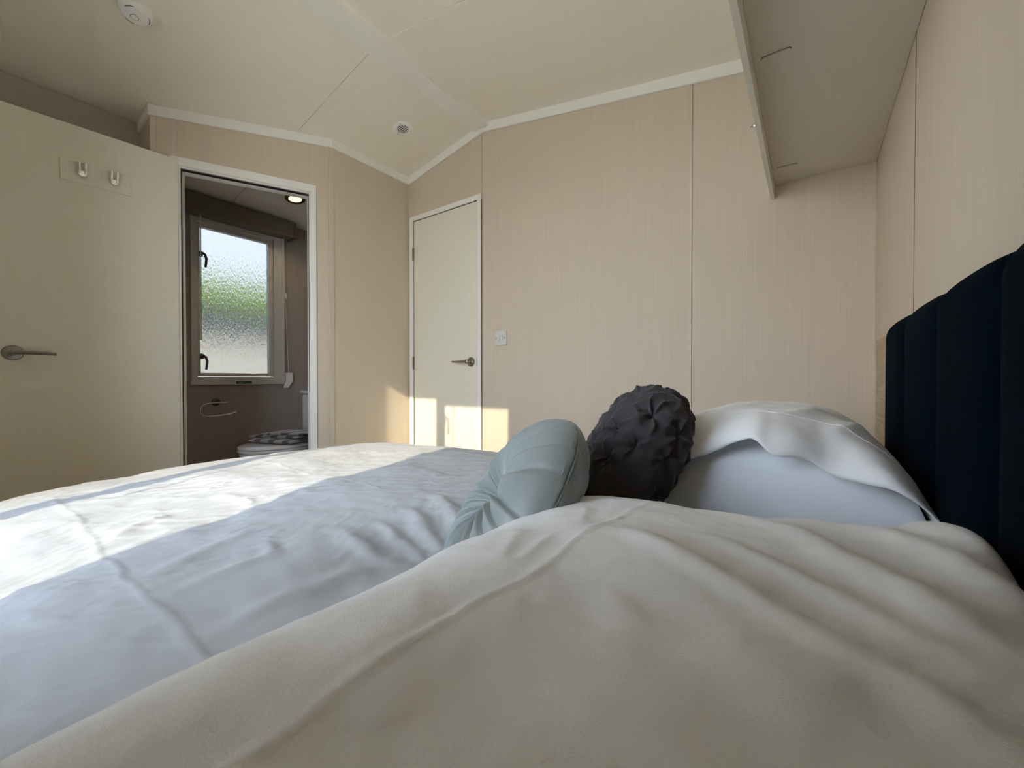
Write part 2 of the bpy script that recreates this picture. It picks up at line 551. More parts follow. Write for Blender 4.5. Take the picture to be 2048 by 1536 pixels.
# ------------------------------------------------------------------ cornice trims
def cornice(n, a, bpt, nrm, label, h=.054, th=.011):
    b = BM()
    a, bpt = Vector(a), Vector(bpt)
    za, zb = zc(a.x), zc(bpt.x)
    prism(b, [(a.x, a.y, za - h), (bpt.x, bpt.y, zb - h), (bpt.x, bpt.y, zb), (a.x, a.y, za)], Vector(nrm) * th)
    bmesh.ops.bevel(b, geom=b.edges[:], offset=.0018, segments=2, affect='EDGES')
    struct(obj('trim_%d' % n, b, M_trim), label, 'trim')
cornice(2, (XL, YB, 0), (RX, YB, 0), (0, -1, 0), 'white ceiling trim above the closet door, left of the ridge')
cornice(3, (RX, YB, 0), (-.125, YB, 0), (0, -1, 0), 'long white ceiling trim from the ridge to the overhead cupboard')
cornice(4, (XL, 1.385, 0), (XL, YB - .01, 0), (1, 0, 0), 'short white ceiling trim over the wall between the doors')
cornice(5, dg(-.006, 0), dg(TEND + .01, 0), DGN, 'white ceiling trim over the bathroom doorway')
cornice(6, (XR + .002, PE.y - .004, 0), (PE.x, PE.y, 0), (0, -1, 0), 'short white trim above the corner behind the open door')

# ------------------------------------------------------------------ closet door (closed)
def architrave(n, pts_fn, outer, inner, ztop, zin, nrm, th, label):
    """three mitred boards round an opening; pts_fn(t, z) gives the wall point"""
    (o0, o1), (i0, i1) = outer, inner
    root = thing('trim_%d' % n, pts_fn((o0 + o1) / 2, 0), label, 'door frame', kind='structure')
    for poly, nm in (([(o0, 0), (i0, 0), (i0, zin), (o0, ztop)], 'jamb_board'),
                     ([(i1, 0), (o1, 0), (o1, ztop), (i1, zin)], 'jamb_board'),
                     ([(o0, ztop), (i0, zin), (i1, zin), (o1, ztop)], 'head_board')):
        b = BM()
        prism(b, [pts_fn(t, z) for t, z in poly], Vector(nrm) * th)
        bmesh.ops.recalc_face_normals(b, faces=b.faces[:])
        bmesh.ops.bevel(b, geom=b.edges[:], offset=.0025, segments=2, affect='EDGES')
        obj(nm, b, M_trim, root)
    return root
fb = lambda t, z: Vector((t, YB, z))
architrave(7, fb, (-2.331, -1.664), (-2.297, -1.694), 2.009, 1.977, (0, -1, 0), .012, 'white frame around the closed closet door')

def lever(root, M, flip=1):
    """lever handle; M: local z out of the door, local x along the lever"""
    b = BM()
    lathe(b, [(0, 0), (.0305, 0), (.0305, .003), (.028, .007), (.018, .0095), (.012, .011), (.012, .038), (0, .038)], M, 40)
    h = obj('handle', b, M_steel, root, smooth=R(35))
    b = BM()
    prof = []
    pts = [(-.006, 0, .044), (.012, 0, .046), (.03, 0, .050), (.06, 0, .0515), (.09, 0, .050), (.118, -.002, .047)]
    rad = [.0135, .0135, .013, .0125, .0115, .0105]
    tube(b, [M @ Vector(p) for p in pts], rad, 14, .62)
    obj('lever', b, M_steel, h, smooth=R(40))
    b = BM()
    lathe(b, [(0, .036), (.0125, .036), (.0125, .052), (.009, .0545), (0, .0545)], M, 28)
    obj('spindle_cap', b, M_steel, h, smooth=R(40))
    b = BM()
    lathe(b, [(0, .0545), (.004, .0545), (.004, .0552), (0, .0552)], M, 16)
    obj('keyhole', b, M_dark, h)
    return h

d2 = thing('door_1', (-1.995, YB, 0), 'closed cream closet door with lever handle on the right', 'door', kind='structure')
b = BM(); box(b, (-2.2905, YB - .004, .01), (-1.7005, YB + .030, 1.9725), .0015)
obj('door_leaf', b, M_door, d2)
for z in (1.741, .967, .25):
    b = BM(); box(b, (-2.3, YB - .014, z - .045), (-2.287, YB + .002, z + .045), .002)
    tube(b, [(-2.2945, YB - .0125, z - .044), (-2.2945, YB - .0125, z + .044)], .004, 10)
    obj('hinge', b, M_steel, d2)
lever(d2, frame_M((-1.750, YB - .004, .962), (0, -1, 0), (-1, 0, 0)))
b = BM(); box(b, (-1.7015, YB - .0055, .935), (-1.692, YB + .01, .99), .001)
obj('latch', b, M_gun, d2)
# closet interior behind the leaf
b = BM(); box(b, (-2.34, YB + .034, 0), (-1.66, YB + .05, 2.05))
struct(obj('wall_closet', b, M_dark), 'dark closet lining behind the closed door', 'wall')

# ------------------------------------------------------------------ bathroom doorway frame and open door
fr = architrave(8, lambda t, z: dg(t, z), (.0885, .767), (.1195, .7335), 2.001, 1.957, DGN, .012, 'white frame around the open bathroom doorway')
for nm, pts, th in (('jamb_lining', [(.1185, 0), (.1265, 0), (.1265, 1.949), (.1185, 1.957)], None),
                    ('jamb_lining', [(.7265, 0), (.7345, 0), (.7345, 1.957), (.7265, 1.949)], None),
                    ('head_lining', [(.1185, 1.957), (.1265, 1.949), (.7265, 1.949), (.7345, 1.957)], None)):
    b = BM(); prism(b, [dg(t, z, .002) for t, z in pts], DGN * -.085)
    obj(nm, b, M_trim, fr)
for nm, pts in (('seal', [(.1265, 0), (.1285, 0), (.1285, 1.9465), (.1265, 1.949)]),
                ('seal', [(.7245, 0), (.7265, 0), (.7265, 1.949), (.7245, 1.9465)]),
                ('seal', [(.1265, 1.949), (.1285, 1.9445), (.7245, 1.9445), (.7265, 1.949)])):
    b = BM(); prism(b, [dg(t, z, -.012) for t, z in pts], DGN * -.02)
    obj(nm, b, M_dark, fr)
for nm, pts in (('door_stop', [(.1265, 0), (.1335, 0), (.1335, 1.9415), (.1265, 1.949)]),
                ('door_stop', [(.7195, 0), (.7265, 0), (.7265, 1.949), (.7195, 1.9415)]),
                ('door_stop', [(.1265, 1.949), (.1335, 1.9415), (.7195, 1.9415), (.7265, 1.949)])):
    b = BM(); prism(b, [dg(t, z, -.034) for t, z in pts], DGN * -.04)
    obj(nm, b, M_trim, fr)
b = BM(); prism(b, [dg(.1262, .93), dg(.1272, .93), dg(.1272, 1.0), dg(.1262, 1.0)], DGN * -.011)
obj('strike_plate', b, M_steel, fr)

DA = math.atan2(-.999, -.045)                  # direction hinge -> free edge
HP = dg(.731, 0, .014)
d1 = thing('door_2', HP, 'open cream bathroom door carrying a white double hook plate', 'door', rotz=DA, kind='structure')
# local axes: x along the leaf, y towards the bedroom side (+x world) , z up
b = BM(); box(b, (.004, -.034, .01), (.604, 0, 1.983), .0015)
leaf = obj('door_leaf', b, M_door, d2 if False else d1, local=True)
for z in (1.74, .967, .25):
    b = BM(); tube(b, [(.002, -.038, z - .044), (.002, -.038, z + .044)], .0045, 10)
    box(b, (0.0, -.036, z - .044), (.0035, -.010, z + .044))
    obj('hinge', b, M_steel, d1, local=True)
def loc_frame(p, z, x):
    return WM[d1] @ frame_M(p, z, x)
lever(d1, loc_frame((.552, 0, .960), (0, 1, 0), (-1, 0, 0)))
b = BM(); box(b, (.1845, 0, 1.728), (.4155, .0075, 1.825), .0035, 3)
hp = obj('hook_plate', b, M_door, d1, local=True)
for s in (.205, .395):
    b = BM(); lathe(b, [(0, .007), (.006, .007), (.005, .009), (0, .0095)], WM[d1] @ frame_M((s, 0, 1.778), (0, 1, 0)), 16)
    obj('screw_cap', b, M_door, hp)
for s in (.347, .2425):
    b = BM()
    # rounded foot of the hook on the plate
    pl = [(.0135 * math.sin(a), 1.772 - .0135 * math.cos(a)) for a in [math.pi * (k / 12 - .5) for k in range(13)]]
    pl += [(.0135, 1.782), (-.0135, 1.782)]
    prism(b, [WM[d1] @ Vector((s + x_, .0075, z_)) for x_, z_ in pl], (WM[d1].to_3x3() @ Vector((0, .012, 0))))
    # two prongs rising from the foot and leaning out
    for dx in (-.0098, .0098):
        tube(b, [WM[d1] @ Vector((s + dx, y_, z_)) for y_, z_ in ((.014, 1.768), (.020, 1.775), (.024, 1.79), (.026, 1.806), (.026, 1.817), (.025, 1.820))], [.0045, .0052, .0052, .005, .0045, .002], 12)
    obj('hook', b, M_hook, hp, smooth=R(40))

# ------------------------------------------------------------------ bathroom window
w1 = thing('window_1', (XO, 1.27, .81), 'narrow frosted bathroom window with a greige frame', 'window', kind='structure')
def fbox(nm, lo, hi, m, par, bev=.003):
    b = BM(); box(b, lo, hi, bev); return obj(nm, b, m, par)
x0 = XO
fr1 = fbox('frame_side', (x0 - .04, .990, .835), (x0 + .016, 1.027, 1.995), M_upvc, w1)
fbox('frame_side', (x0 - .04, 1.527, .835), (x0 + .016, 1.604, 1.995), M_upvc, w1)
fbox('frame_head', (x0 - .04, 1.027, 1.938), (x0 + .016, 1.527, 1.995), M_upvc, w1)
fbox('frame_sill', (x0 - .04, .984, .812), (x0 + .026, 1.612, .842), M_upvc, w1)
fbox('frame_sill', (x0 - .04, 1.027, .842), (x0 + .016, 1.527, .868), M_upvc, w1)
fbox('frame_edge', (x0 + .014, 1.583, .842), (x0 + .028, 1.600, 1.985), M_upvc, w1)
for lo, hi, nm in (((1.029, .870), (1.047, 1.936), 'sash_side'), ((1.492, .870), (1.525, 1.936), 'sash_side'),
                   ((1.047, .870), (1.492, .897), 'sash_bottom'), ((1.047, 1.905), (1.492, 1.936), 'sash_top')):
    fbox(nm, (x0 - .035, lo[0], lo[1]), (x0 + .006, hi[0], hi[1]), M_upvc, w1, .004)
b = BM(); box(b, (x0 - .030, 1.045, .894), (x0 - .024, 1.494, 1.908))
obj('pane', b, M_frost, w1)
for z in (1.715, 1.008):
    b = BM()
    box(b, (x0 + .006, 1.040, z - .016), (x0 + .014, 1.062, z + .022), .003)
    tube(b, [(x0 + .014, 1.050, z + .006), (x0 + .030, 1.053, z + .006), (x0 + .037, 1.066, z - .004), (x0 + .037, 1.074, z - .03), (x0 + .035, 1.072, z - .066), (x0 + .032, 1.069, z - .09)], [.009, .0095, .009, .008, .0075, .007], 10)
    obj('window_handle', b, M_gun, w1, smooth=R(40))
st = fbox('sticker', (x0 + .0255, 1.255, .819), (x0 + .0268, 1.358, .836), M_sticker, w1, 0)
for ya, yb, za in ((1.262, 1.272, .8265), (1.275, 1.312, .828), (1.275, 1.300, .8235), (1.315, 1.350, .8235)):
    fbox('print', (x0 + .0267, ya, za), (x0 + .0272, yb, za + .0028), M_stext, st, 0)

# blind box and its cords
bl = thing('roller_blind', (XO, 1.29, 1.96), 'brown roller blind box above the frosted bathroom window', 'blind')
b = BM(); box(b, (XO + .012, .935, 1.966), (XO + .118, 1.632, 2.087), .003); obj('pelmet', b, M_blind, bl)
b = BM(); box(b, (XO + .008, 1.632, 1.958), (XO + .124, 1.650, 2.084), .003); obj('end_cap', b, M_blind, bl)
b = BM(); tube(b, [(XO + .05, 1.585, 1.97), (XO + .05, 1.592, 1.5), (XO + .035, 1.625, .905)], .0016, 6); obj('cord', b, M_white, bl)
b = BM(); tube(b, [(XO + .062, 1.034, 1.97), (XO + .060, 1.034, 1.16)], .0032, 8); tube(b, [(XO + .06, 1.034, 1.165), (XO + .06, 1.034, 1.12)], .006, 8)
obj('wand', b, M_white, bl)
b = BM()
lathe(b, [(0, 0), (.011, 0), (.011, .004), (.006, .006), (.006, .012), (0, .013)], frame_M((XO, 1.618, 1.52), (1, 0, 0)), 16)
tube(b, [(XO + .012, 1.614, 1.545), (XO + .016, 1.618, 1.53), (XO + .016, 1.618, 1.51), (XO + .012, 1.624, 1.495)], .0045, 8)
setp(obj('cord_cleat', b, M_white, smooth=R(40)), 'tiny white cord cleat on the wall right of the frosted window', 'cleat')
b = BM()
prism(b, [(XO + .028, 1.600, .905), (XO + .028, 1.655, .905), (XO + .028, 1.657, .835), (XO + .028, 1.622, .785), (XO + .028, 1.585, .785), (XO + .028, 1.606, .835)], (.006, 0, 0))
setp(obj('cord_tag', b, M_white), 'folded white safety tag hanging at the end of the blind cord', 'tag')

# towel ring
tr = thing('towel_ring', (XO, 1.136, .66), 'small chrome open towel ring under the frosted window', 'towel ring')
b = BM(); lathe(b, [(0, 0), (.028, 0), (.028, .004), (.024, .012), (.010, .015), (.010, .045), (0, .047)], frame_M((XO, 1.135, .690), (1, 0, 0)), 30)
obj('rose', b, M_gun, tr, smooth=R(35))
b = BM()
pts = [(XO + .045, 1.19, .684), (XO + .045, 1.135, .686), (XO + .045, 1.08, .684)]
for k in range(1, 10):
    a = math.pi * k / 9
    pts.append((XO + .045 + .012 * math.sin(a), 1.075 - .052 * math.sin(a), .639 + .045 * math.cos(a)))
pts += [(XO + .06, 1.14, .596), (XO + .07, 1.20, .604), (XO + .075, 1.235, .618)]
tube(b, pts, .0048, 10)
obj('ring', b, M_chrome, tr, smooth=R(40))

# bathroom downlight
lx, ly = -3.045, 1.515
LN = Vector((.195, 0, -1)).normalized()
dl = thing('downlight', (lx, ly, zc(lx) - .004), 'lit round downlight with dark bronze rim in the bathroom ceiling', 'light')
Ml = frame_M((lx, ly, zc(lx)), LN)
b = BM(); lathe(b, [(.044, .0), (.068, 0), (.066, .004), (.05, .006), (.044, .004)], Ml, 40, False); obj('rim', b, M_bronze, dl, smooth=R(40))
b = BM(); lathe(b, [(0, .0035), (.02, .0035), (.045, .002)], Ml, 40); obj('lens', b, M_lamp, dl)
ld = bpy.data.lights.new('downlight_glow', 'SPOT')
ld.energy = .5; ld.color = (1, .78, .45); ld.spot_size = R(120); ld.spot_blend = .6; ld.shadow_soft_size = .04
lo = bpy.data.objects.new('downlight_glow', ld); C.objects.link(lo)
lo.location = (lx + .003, ly, zc(lx) - .02)

# toilet and towel
tx, ty = -2.86, 1.30
to = thing('toilet', (tx, ty + .1, 0), 'white toilet with closed lid in the dark bathroom', 'toilet')
def oval(bm, cx, cy, levels, seg=44, y_stretch=1.22):
    rings = []
    for z, s, shift in levels:
        ring = []
        for k in range(seg):
            a = 2 * math.pi * k / seg
            rx = .19 * s
            ry = .19 * s * (y_stretch if math.sin(a) < 0 else 1.05)
            ring.append(bm.verts.new((cx + rx * math.cos(a), cy + shift + ry * math.sin(a), z)))
        rings.append(ring)
    for a, c in zip(rings, rings[1:]):
        for k in range(seg):
            bm.faces.new((a[k], a[(k + 1) % seg], c[(k + 1) % seg], c[k]))
    bm.faces.new(rings[0][::-1]); bm.faces.new(rings[-1])
b = BM(); oval(b, tx, ty, [(0, .62, .06), (.05, .58, .06), (.2, .66, .04), (.3, .84, .01), (.36, .95, 0), (.385, .95, 0)]); obj('bowl', b, M_ceram, to, smooth=R(50))
b = BM(); oval(b, tx, ty, [(.388, .98, 0), (.392, 1.0, 0), (.404, 1.0, 0), (.407, .98, 0)]); obj('seat', b, M_ceram, to, smooth=R(50))
b = BM(); oval(b, tx, ty, [(.410, .97, 0), (.414, .995, 0), (.424, .995, 0), (.430, .95, 0), (.433, .8, 0), (.434, .4, 0)]); obj('lid', b, M_ceram, to, smooth=R(50))
b = BM(); box(b, (tx - .2, ty + .26, .36), (tx + .2, ty + .44, .74), .02, 3); obj('cistern', b, M_ceram, to, smooth=R(40))
b = BM(); box(b, (tx - .21, ty + .25, .742), (tx + .21, ty + .45, .772), .01, 2); obj('cistern_lid', b, M_ceram, to, smooth=R(40))

tw = thing('folded_towel', (tx + .02, ty + .03, .436), 'grey striped hand towel folded on the toilet lid', 'towel')
def towel_layer(z0, th, cx, cy, hx, hy, rot, seed):
    n, mN = 34, 26
    V, Fc = [], []
    for side in (1, -1):
        for j in range(mN):
            for i in range(n):
                u, v = i / (n - 1) * 2 - 1, j / (mN - 1) * 2 - 1
                e = max(0, 1 - abs(u) ** 6) ** .5 * max(0, 1 - abs(v) ** 10) ** .5
                x_, y_ = u * hx, v * hy
                zz = .006 * mnoise.noise(Vector((x_ * 9 + seed, y_ * 9, seed)))
                cr, sr = math.cos(rot), math.sin(rot)
                V.append((cx + x_ * cr - y_ * sr, cy + x_ * sr + y_ * cr, z0 + th / 2 + side * th / 2 * e + zz * (1 if side > 0 else .2)))
        o_ = 0 if side == 1 else n * mN
        for j in range(mN - 1):
            for i in range(n - 1):
                q = [o_ + j * n + i, o_ + j * n + i + 1, o_ + (j + 1) * n + i + 1, o_ + (j + 1) * n + i]
                Fc.append(q if side == 1 else q[::-1])
    return V, Fc
for z0, th, cx, cy, hx, hy, rot, sd, nm in ((.436, .030, tx + .02, ty + .035, .175, .125, .35, 1, 'fold'), (.464, .026, tx + .0, ty + .05, .185, .115, .42, 5, 'fold'), (.486, .018, tx + .06, ty + .07, .13, .10, .55, 9, 'fold')):
    V, Fc = towel_layer(z0, th, cx, cy, hx, hy, rot, sd)
    np_obj(nm, V, Fc, M_towel, tw)

# ------------------------------------------------------------------ bedroom window (behind the viewer)
w2 = thing('window_2', (-1.12, YW, .60), 'two-pane white bedroom window letting the sun onto the bed', 'window', kind='structure')
ya, yb = YW - .03, YW + .005
for nm, xa, xb, za, zb_ in (('frame_side', WX0, -1.597, WZ0, WZ1), ('frame_side', -.6365, WX1, WZ0, WZ1), ('mullion', -1.2475, -1.1665, WZ0, WZ1),
                           ('frame_head', -1.597, -1.2475, 1.978, WZ1), ('frame_head', -1.1665, -.6365, 1.936, WZ1),
                           ('frame_sill', -1.597, -1.2475, WZ0, .65), ('frame_sill', -1.1665, -.6365, WZ0, .67)):
    fbox(nm, (xa, ya, za), (xb, yb, zb_), M_white, w2, .006)
for xa, xb, za, zb_ in ((-1.6, -1.245, .648, 1.98), (-1.168, -.634, .668, 1.938)):
    b = BM(); box(b, (xa, YW - .016, za), (xb, YW - .012, zb_)); obj('pane', b, M_clear, w2)
b = BM()
box(b, (-1.185, yb, 1.80), (-1.165, yb + .01, 1.85), .003)
tube(b, [(-1.172, yb + .01, 1.84), (-1.160, yb + .02, 1.835), (-1.148, yb + .024, 1.81), (-1.146, yb + .024, 1.76), (-1.15, yb + .022, 1.72)], .008, 10)
obj('window_handle', b, M_gun, w2, smooth=R(40))
b = BM(); tube(b, [(-1.105, YW + .03, 1.95), (-1.105, YW + .03, .9)], .004, 8)
obj('blind_wand', b, M_white, w2)

# ------------------------------------------------------------------ overhead cupboard
oc = thing('overhead_cupboard', (.03, .77, 1.583), 'beige overhead cupboard above the navy headboard', 'cupboard')
b = BM(); box(b, (-.117, YW + .002, 1.637), (XH - .001, YB - .001, 1.655)); obj('base_panel', b, M_cup, oc)
for ya_, yb_ in ((YW + .002, .36), (.362, 1.17), (1.172, YB - .001)):
    b = BM()
    prism(b, [(-.131, ya_, 1.583), (-.1175, ya_, 1.583), (-.1175, ya_, zc(-.1175) - .002), (-.131, ya_, zc(-.131) - .002)], (0, yb_ - ya_, 0))
    obj('front_panel', b, M_cupedge, oc)
for y in (1.186, 1.828, .54):
    b = BM()
    pl = []
    for k in range(24):
        a = 2 * math.pi * k / 24
        pl.append(((.0235 if math.cos(a) > 0 else -.0235) + .0065 * math.cos(a) - .070, y + .0065 * math.sin(a), 1.637))
    prism(b, [((p_[0] + .070) * 1.04 - .070, y + (p_[1] - y) * 1.22, p_[2]) for p_ in pl], (0, 0, -.0006))
    obj('slot_shade', b, M_dark, oc)  # flat dark oval, a painted shade line that makes the cover look recessed
    b = BM()
    prism(b, pl, (0, 0, -.0042))
    obj('slot_cover', b, M_cup, oc)
b = BM(); lathe(b, [(0, 0), (.006, 0), (.006, .004), (.004, .007), (.0075, .010), (.0055, .0145), (0, .0155)], frame_M((-.131, 1.405, 1.596), (-1, 0, 0)), 20)
obj('catch', b, M_chrome, oc, smooth=R(40))

# ------------------------------------------------------------------ headboard and oak back panel
b = BM(); box(b, (XH - .007, YW + .05, .02), (XH - .0005, 1.874, .982), .001)
op = setp(obj('oak_panel', b, M_oak), 'light oak panel on the wall behind the navy headboard', 'panel')
b = BM(); box(b, (XH - .0085, 1.874, .02), (XH - .0005, 1.890, .984), .001); obj('edge_strip', b, M_strip, op)

hb = thing('headboard', (.16, .6, .2), 'navy velvet channel-tufted headboard behind the pillows', 'headboard')
edges = [1.292, 1.062, .828, .594, .360, .126, -.108]
XB, XF = XH - .008, .138
for k in range(6):
    y1, y0 = edges[k], edges[k + 1]
    ny, nz = 22, 30
    V, Fc = [], []
    zt, rr = .984, .040
    for j in range(nz + 8):
        for i in range(ny):
            u = i / (ny - 1) * 2 - 1
            bulge = (1 - abs(u) ** 3.2) ** .5
            ycur = (y0 + y1) / 2 + u * (y1 - y0) / 2
            if k == 0 and u > 0:      # outer end rounds over
                pass
            if j < nz:
                z = .2 + (zt - rr - .2) * j / (nz - 1)
                d = 1.0; x_in = 0
                xs = XF + .018 - .018 * bulge
            else:
                a = (j - nz + 1) / 8 * math.pi / 2
                z = zt - rr + rr * math.sin(a)
                dep = (XB - (XF + .018 - .018 * bulge))
                xs = (XF + .018 - .018 * bulge) + dep * (1 - math.cos(a))
            top_dip = .010 * (1 - bulge) * (1 if z > .8 else 0) * (z - .8) / .155
            edge_dip = 0
            if k == 0 and z > .85:
                q = max(0, (ycur - (1.292 - .07)) / .07)
                edge_dip = (1 - math.sqrt(max(0, 1 - q * q))) * .07 * (z - .85) / .134
            V.append((xs, ycur, z - top_dip - edge_dip))
    nr = nz + 8
    for j in range(nr - 1):
        for i in range(ny - 1):
            Fc.append((j * ny + i, j * ny + i + 1, (j + 1) * ny + i + 1, (j + 1) * ny + i))
    # back and sides
    nb = len(V)
    for j in range(nr):
        V.append((XB, y0, V[j * ny][2])); V.append((XB, y1, V[j * ny + ny - 1][2]))
    for j in range(nr - 1):
        Fc.append((j * ny, (j + 1) * ny, nb + 2 * (j + 1), nb + 2 * j))
        Fc.append((j * ny + ny - 1, nb + 2 * j + 1, nb + 2 * (j + 1) + 1, (j + 1) * ny + ny - 1))
        Fc.append((nb + 2 * j, nb + 2 * (j + 1), nb + 2 * (j + 1) + 1, nb + 2 * j + 1))
    np_obj('channel', V, Fc, M_navy, hb)

# ------------------------------------------------------------------ bed
bed = thing('bed', (-.82, .66, 0), 'double bed made up in white beneath the duvet', 'bed')
b = BM(); box(b, (-1.74, .0, .06), (.13, 1.33, .30), .015, 2); obj('base', b, M_bedbase, bed)
b = BM(); box(b, (-1.75, -.01, .302), (.134, 1.34, .505), .05, 4); obj('mattress', b, M_linen, bed, smooth=R(50))
for x_, y_ in ((-1.66, .08), (-1.66, 1.25), (.05, .08), (.05, 1.25)):
    b = BM(); lathe(b, [(0, 0), (.022, 0), (.028, .06), (0, .06)], Matrix.Translation((x_, y_, 0)), 16); obj('leg', b, M_gun, bed)

# numpy value noise (smooth, 2D)
_rng = np.random.default_rng(7)
_tab = _rng.random((256, 256))
def vnoise(x, y):
    xi, yi = np.floor(x).astype(int), np.floor(y).astype(int)
    fx, fy = x - xi, y - yi
    fx, fy = fx * fx * fx * (fx * (fx * 6 - 15) + 10), fy * fy * fy * (fy * (fy * 6 - 15) + 10)
    g = lambda a, b_: _tab[a % 256, b_ % 256]
    return (g(xi, yi) * (1 - fx) * (1 - fy) + g(xi + 1, yi) * fx * (1 - fy) + g(xi, yi + 1) * (1 - fx) * fy + g(xi + 1, yi + 1) * fx * fy) * 2 - 1
def fbm(x, y, o=3):
    s, a = 0, 1
    for k in range(o):
        s = s + a * vnoise(x * 2 ** k + 13.1 * k, y * 2 ** k + 7.7 * k); a *= .5
    return s
def ridge(X, Y, pts, amp, w, skew=0.0, fade=.25, wob=0.0):
    """soft raised fold along a polyline; fades out at its ends"""
    best = np.full(X.shape, 1e9); sgn = np.zeros(X.shape); par = np.zeros(X.shape)
    L = [math.dist(p, q) for p, q in zip(pts, pts[1:])]
    tot = sum(L); acc = 0
    if wob:
        X = X + wob * vnoise(X * 25 + 3, Y * 25); Y = Y + wob * vnoise(X * 25, Y * 25 + 9)
    for (p, q), l in zip(zip(pts, pts[1:]), L):
        dx, dy = (q[0] - p[0]) / l, (q[1] - p[1]) / l
        t = np.clip((X - p[0]) * dx + (Y - p[1]) * dy, 0, l)
        ex, ey = X - p[0] - t * dx, Y - p[1] - t * dy
        d = np.hypot(ex, ey)
        m = d < best
        best = np.where(m, d, best)
        sgn = np.where(m, np.sign(ex * -dy + ey * dx), sgn)
        par = np.where(m, (acc + t) / tot, par)
        acc += l
    f = np.clip(np.minimum(par, 1 - par) / max(fade, 1e-3), 0, 1)
    f = f * f * (3 - 2 * f)
    d = best * (1 + skew * sgn)
    return amp * np.exp(-(d / w) ** 2) * f

def wrap(s, lo, hi, r):
    """lay arc length s over a slab from lo to hi with rounded edges; returns position, drop"""
    pos = np.clip(s, lo + r, hi - r).astype(float)
    drop = np.zeros_like(s, dtype=float)
    for side in (0, 1):
        over = (lo + r - s) if side == 0 else (s - (hi - r))
        over = np.maximum(over, 0)
        a = np.minimum(over / r, math.pi / 2)
        ext = r * np.sin(a)
        pos = pos + (-ext if side == 0 else ext)
        drop = drop + r * (1 - np.cos(a)) + np.maximum(over - r * math.pi / 2, 0)
    return pos, drop

# ------------------------------------------------------------------ duvet
sx = np.arange(-2.02, .125, .0042)
sy = np.arange(-.26, 1.60, .0042)
SX, SY = np.meshgrid(sx, sy, indexing='ij')
PX, DX = wrap(SX, -1.80, 3.0, .055)
PY, DY = wrap(SY, -.055, 1.395, .06)
Z = .586 + 0 * PX
d1_ = np.maximum(PX + 1.80, 0); d2_ = np.maximum(1.395 - PY, 0); d3_ = np.maximum(PY + .055, 0)
Z -= .040 * np.exp(-(d1_ / .30) ** 1.5) + .040 * np.exp(-(d2_ / .16) ** 1.5) + .02 * np.exp(-(d3_ / .12) ** 1.5)
Z += .013 * np.exp(-(((PX + 1.62) / .25) ** 2 + ((PY - .90) / .22) ** 2))
Z -= .032 * np.clip((.75 - PY) / .75, 0, 1) ** 1.5 * np.clip((-1.0 - PX) / .8, 0, 1)
flat = np.exp(-((DX + DY) / .03))
Z += flat * .010 * fbm(PX * 2.2 + 4, PY * 2.2 + 1, 2)
Z += flat * .0040 * fbm(PX * 7 + 1, PY * 9 + 5, 3)
# soft drag wrinkles: ridged noise stretched along the bed
rn = 1 - np.abs(fbm((PX * .55 + PY * .83) * 7, (PX * .83 - PY * .55) * 26, 3))
msk = np.clip(fbm(PX * 3 + 20, PY * 3 + 2, 2) * .8 + .35, 0, 1)
Z += flat * .0032 * rn ** 4 * msk
rn3 = 1 - np.abs(fbm((PX * .5 - PY * .86) * 14 + 60, (PX * .86 + PY * .5) * 44 + 11, 3))
Z += flat * .0013 * rn3 ** 5 * np.clip(fbm(PX * 5 + 31, PY * 5 + 3, 2) + .3, 0, 1)
rn2 = 1 - np.abs(fbm((PX * .2 + PY * .98) * 10 + 30, (PX * .98 - PY * .2) * 34, 3))
Z += flat * .0022 * rn2 ** 4 * np.clip(fbm(PX * 4 + 8, PY * 4 + 12, 2) + .2, 0, 1)
D_FOLDS = [
    ([(-1.60, .152), (-1.232, .152), (-1.087, .149), (-.912, .140), (-.828, .135), (-.739, .137), (-.651, .140), (-.575, .144), (-.518, .148), (-.40, .148)], .0016, .0045, .25, .08),
    ([(-1.65, .64), (-1.399, .622), (-1.081, .586), (-.926, .603), (-.75, .595)], .0016, .005, .2, .1),
    ([(-.917, .147), (-.972, .187), (-1.023, .247)], .006, .014, 0, .3),
    ([(-.851, .139), (-.873, .192), (-.903, .252)], .004, .012, 0, .3),
    ([(-.705, .145), (-.721, .184), (-.754, .254), (-.774, .315)], .006, .015, 0, .35),
    ([(-.632, .147), (-.639, .201), (-.641, .271), (-.647, .355)], .005, .014, 0, .35),
    ([(-1.119, .368), (-1.038, .378), (-.936, .386)], .007, .015, 0, .35),
    ([(-.718, .303), (-.671, .290), (-.630, .269)], .006, .012, 0, .35),
    ([(-.70, .63), (-.628, .609), (-.523, .557), (-.47, .50)], .012, .017, 0, .35),
    ([(-.66, .53), (-.60, .518), (-.497, .476), (-.44, .43)], .013, .016, 0, .35),
    ([(-.66, .455), (-.602, .454), (-.511, .441), (-.44, .425)], .009, .014, 0, .35),
    ([(-.70, .395), (-.644, .396), (-.524, .386), (-.45, .40)], .010, .018, 0, .4),
    ([(-.511, .235), (-.514, .316), (-.503, .38)], .009, .018, 0, .4),
    ([(-.513, .150), (-.512, .221), (-.503, .285)], .006, .016, 0, .4),
    ([(-1.241, 1.122), (-1.191, 1.204), (-1.076, 1.264), (-.88, 1.267)], .009, .018, 0, .3),
    ([(-1.139, 1.109), (-1.054, 1.192), (-.90, 1.223)], .006, .014, 0, .3),
    ([(-1.117, .974), (-1.093, 1.064), (-1.013, 1.103), (-.86, 1.135)], .006, .015, 0, .3),
]
for pts, amp, w, sk, fd in D_FOLDS:
    Z += flat * ridge(PX, PY, pts, amp * (.62 if w > .01 else 1), w, sk, fd, wob=.004)
Z -= .022 * np.clip((PX + .36) / .08, 0, 1)
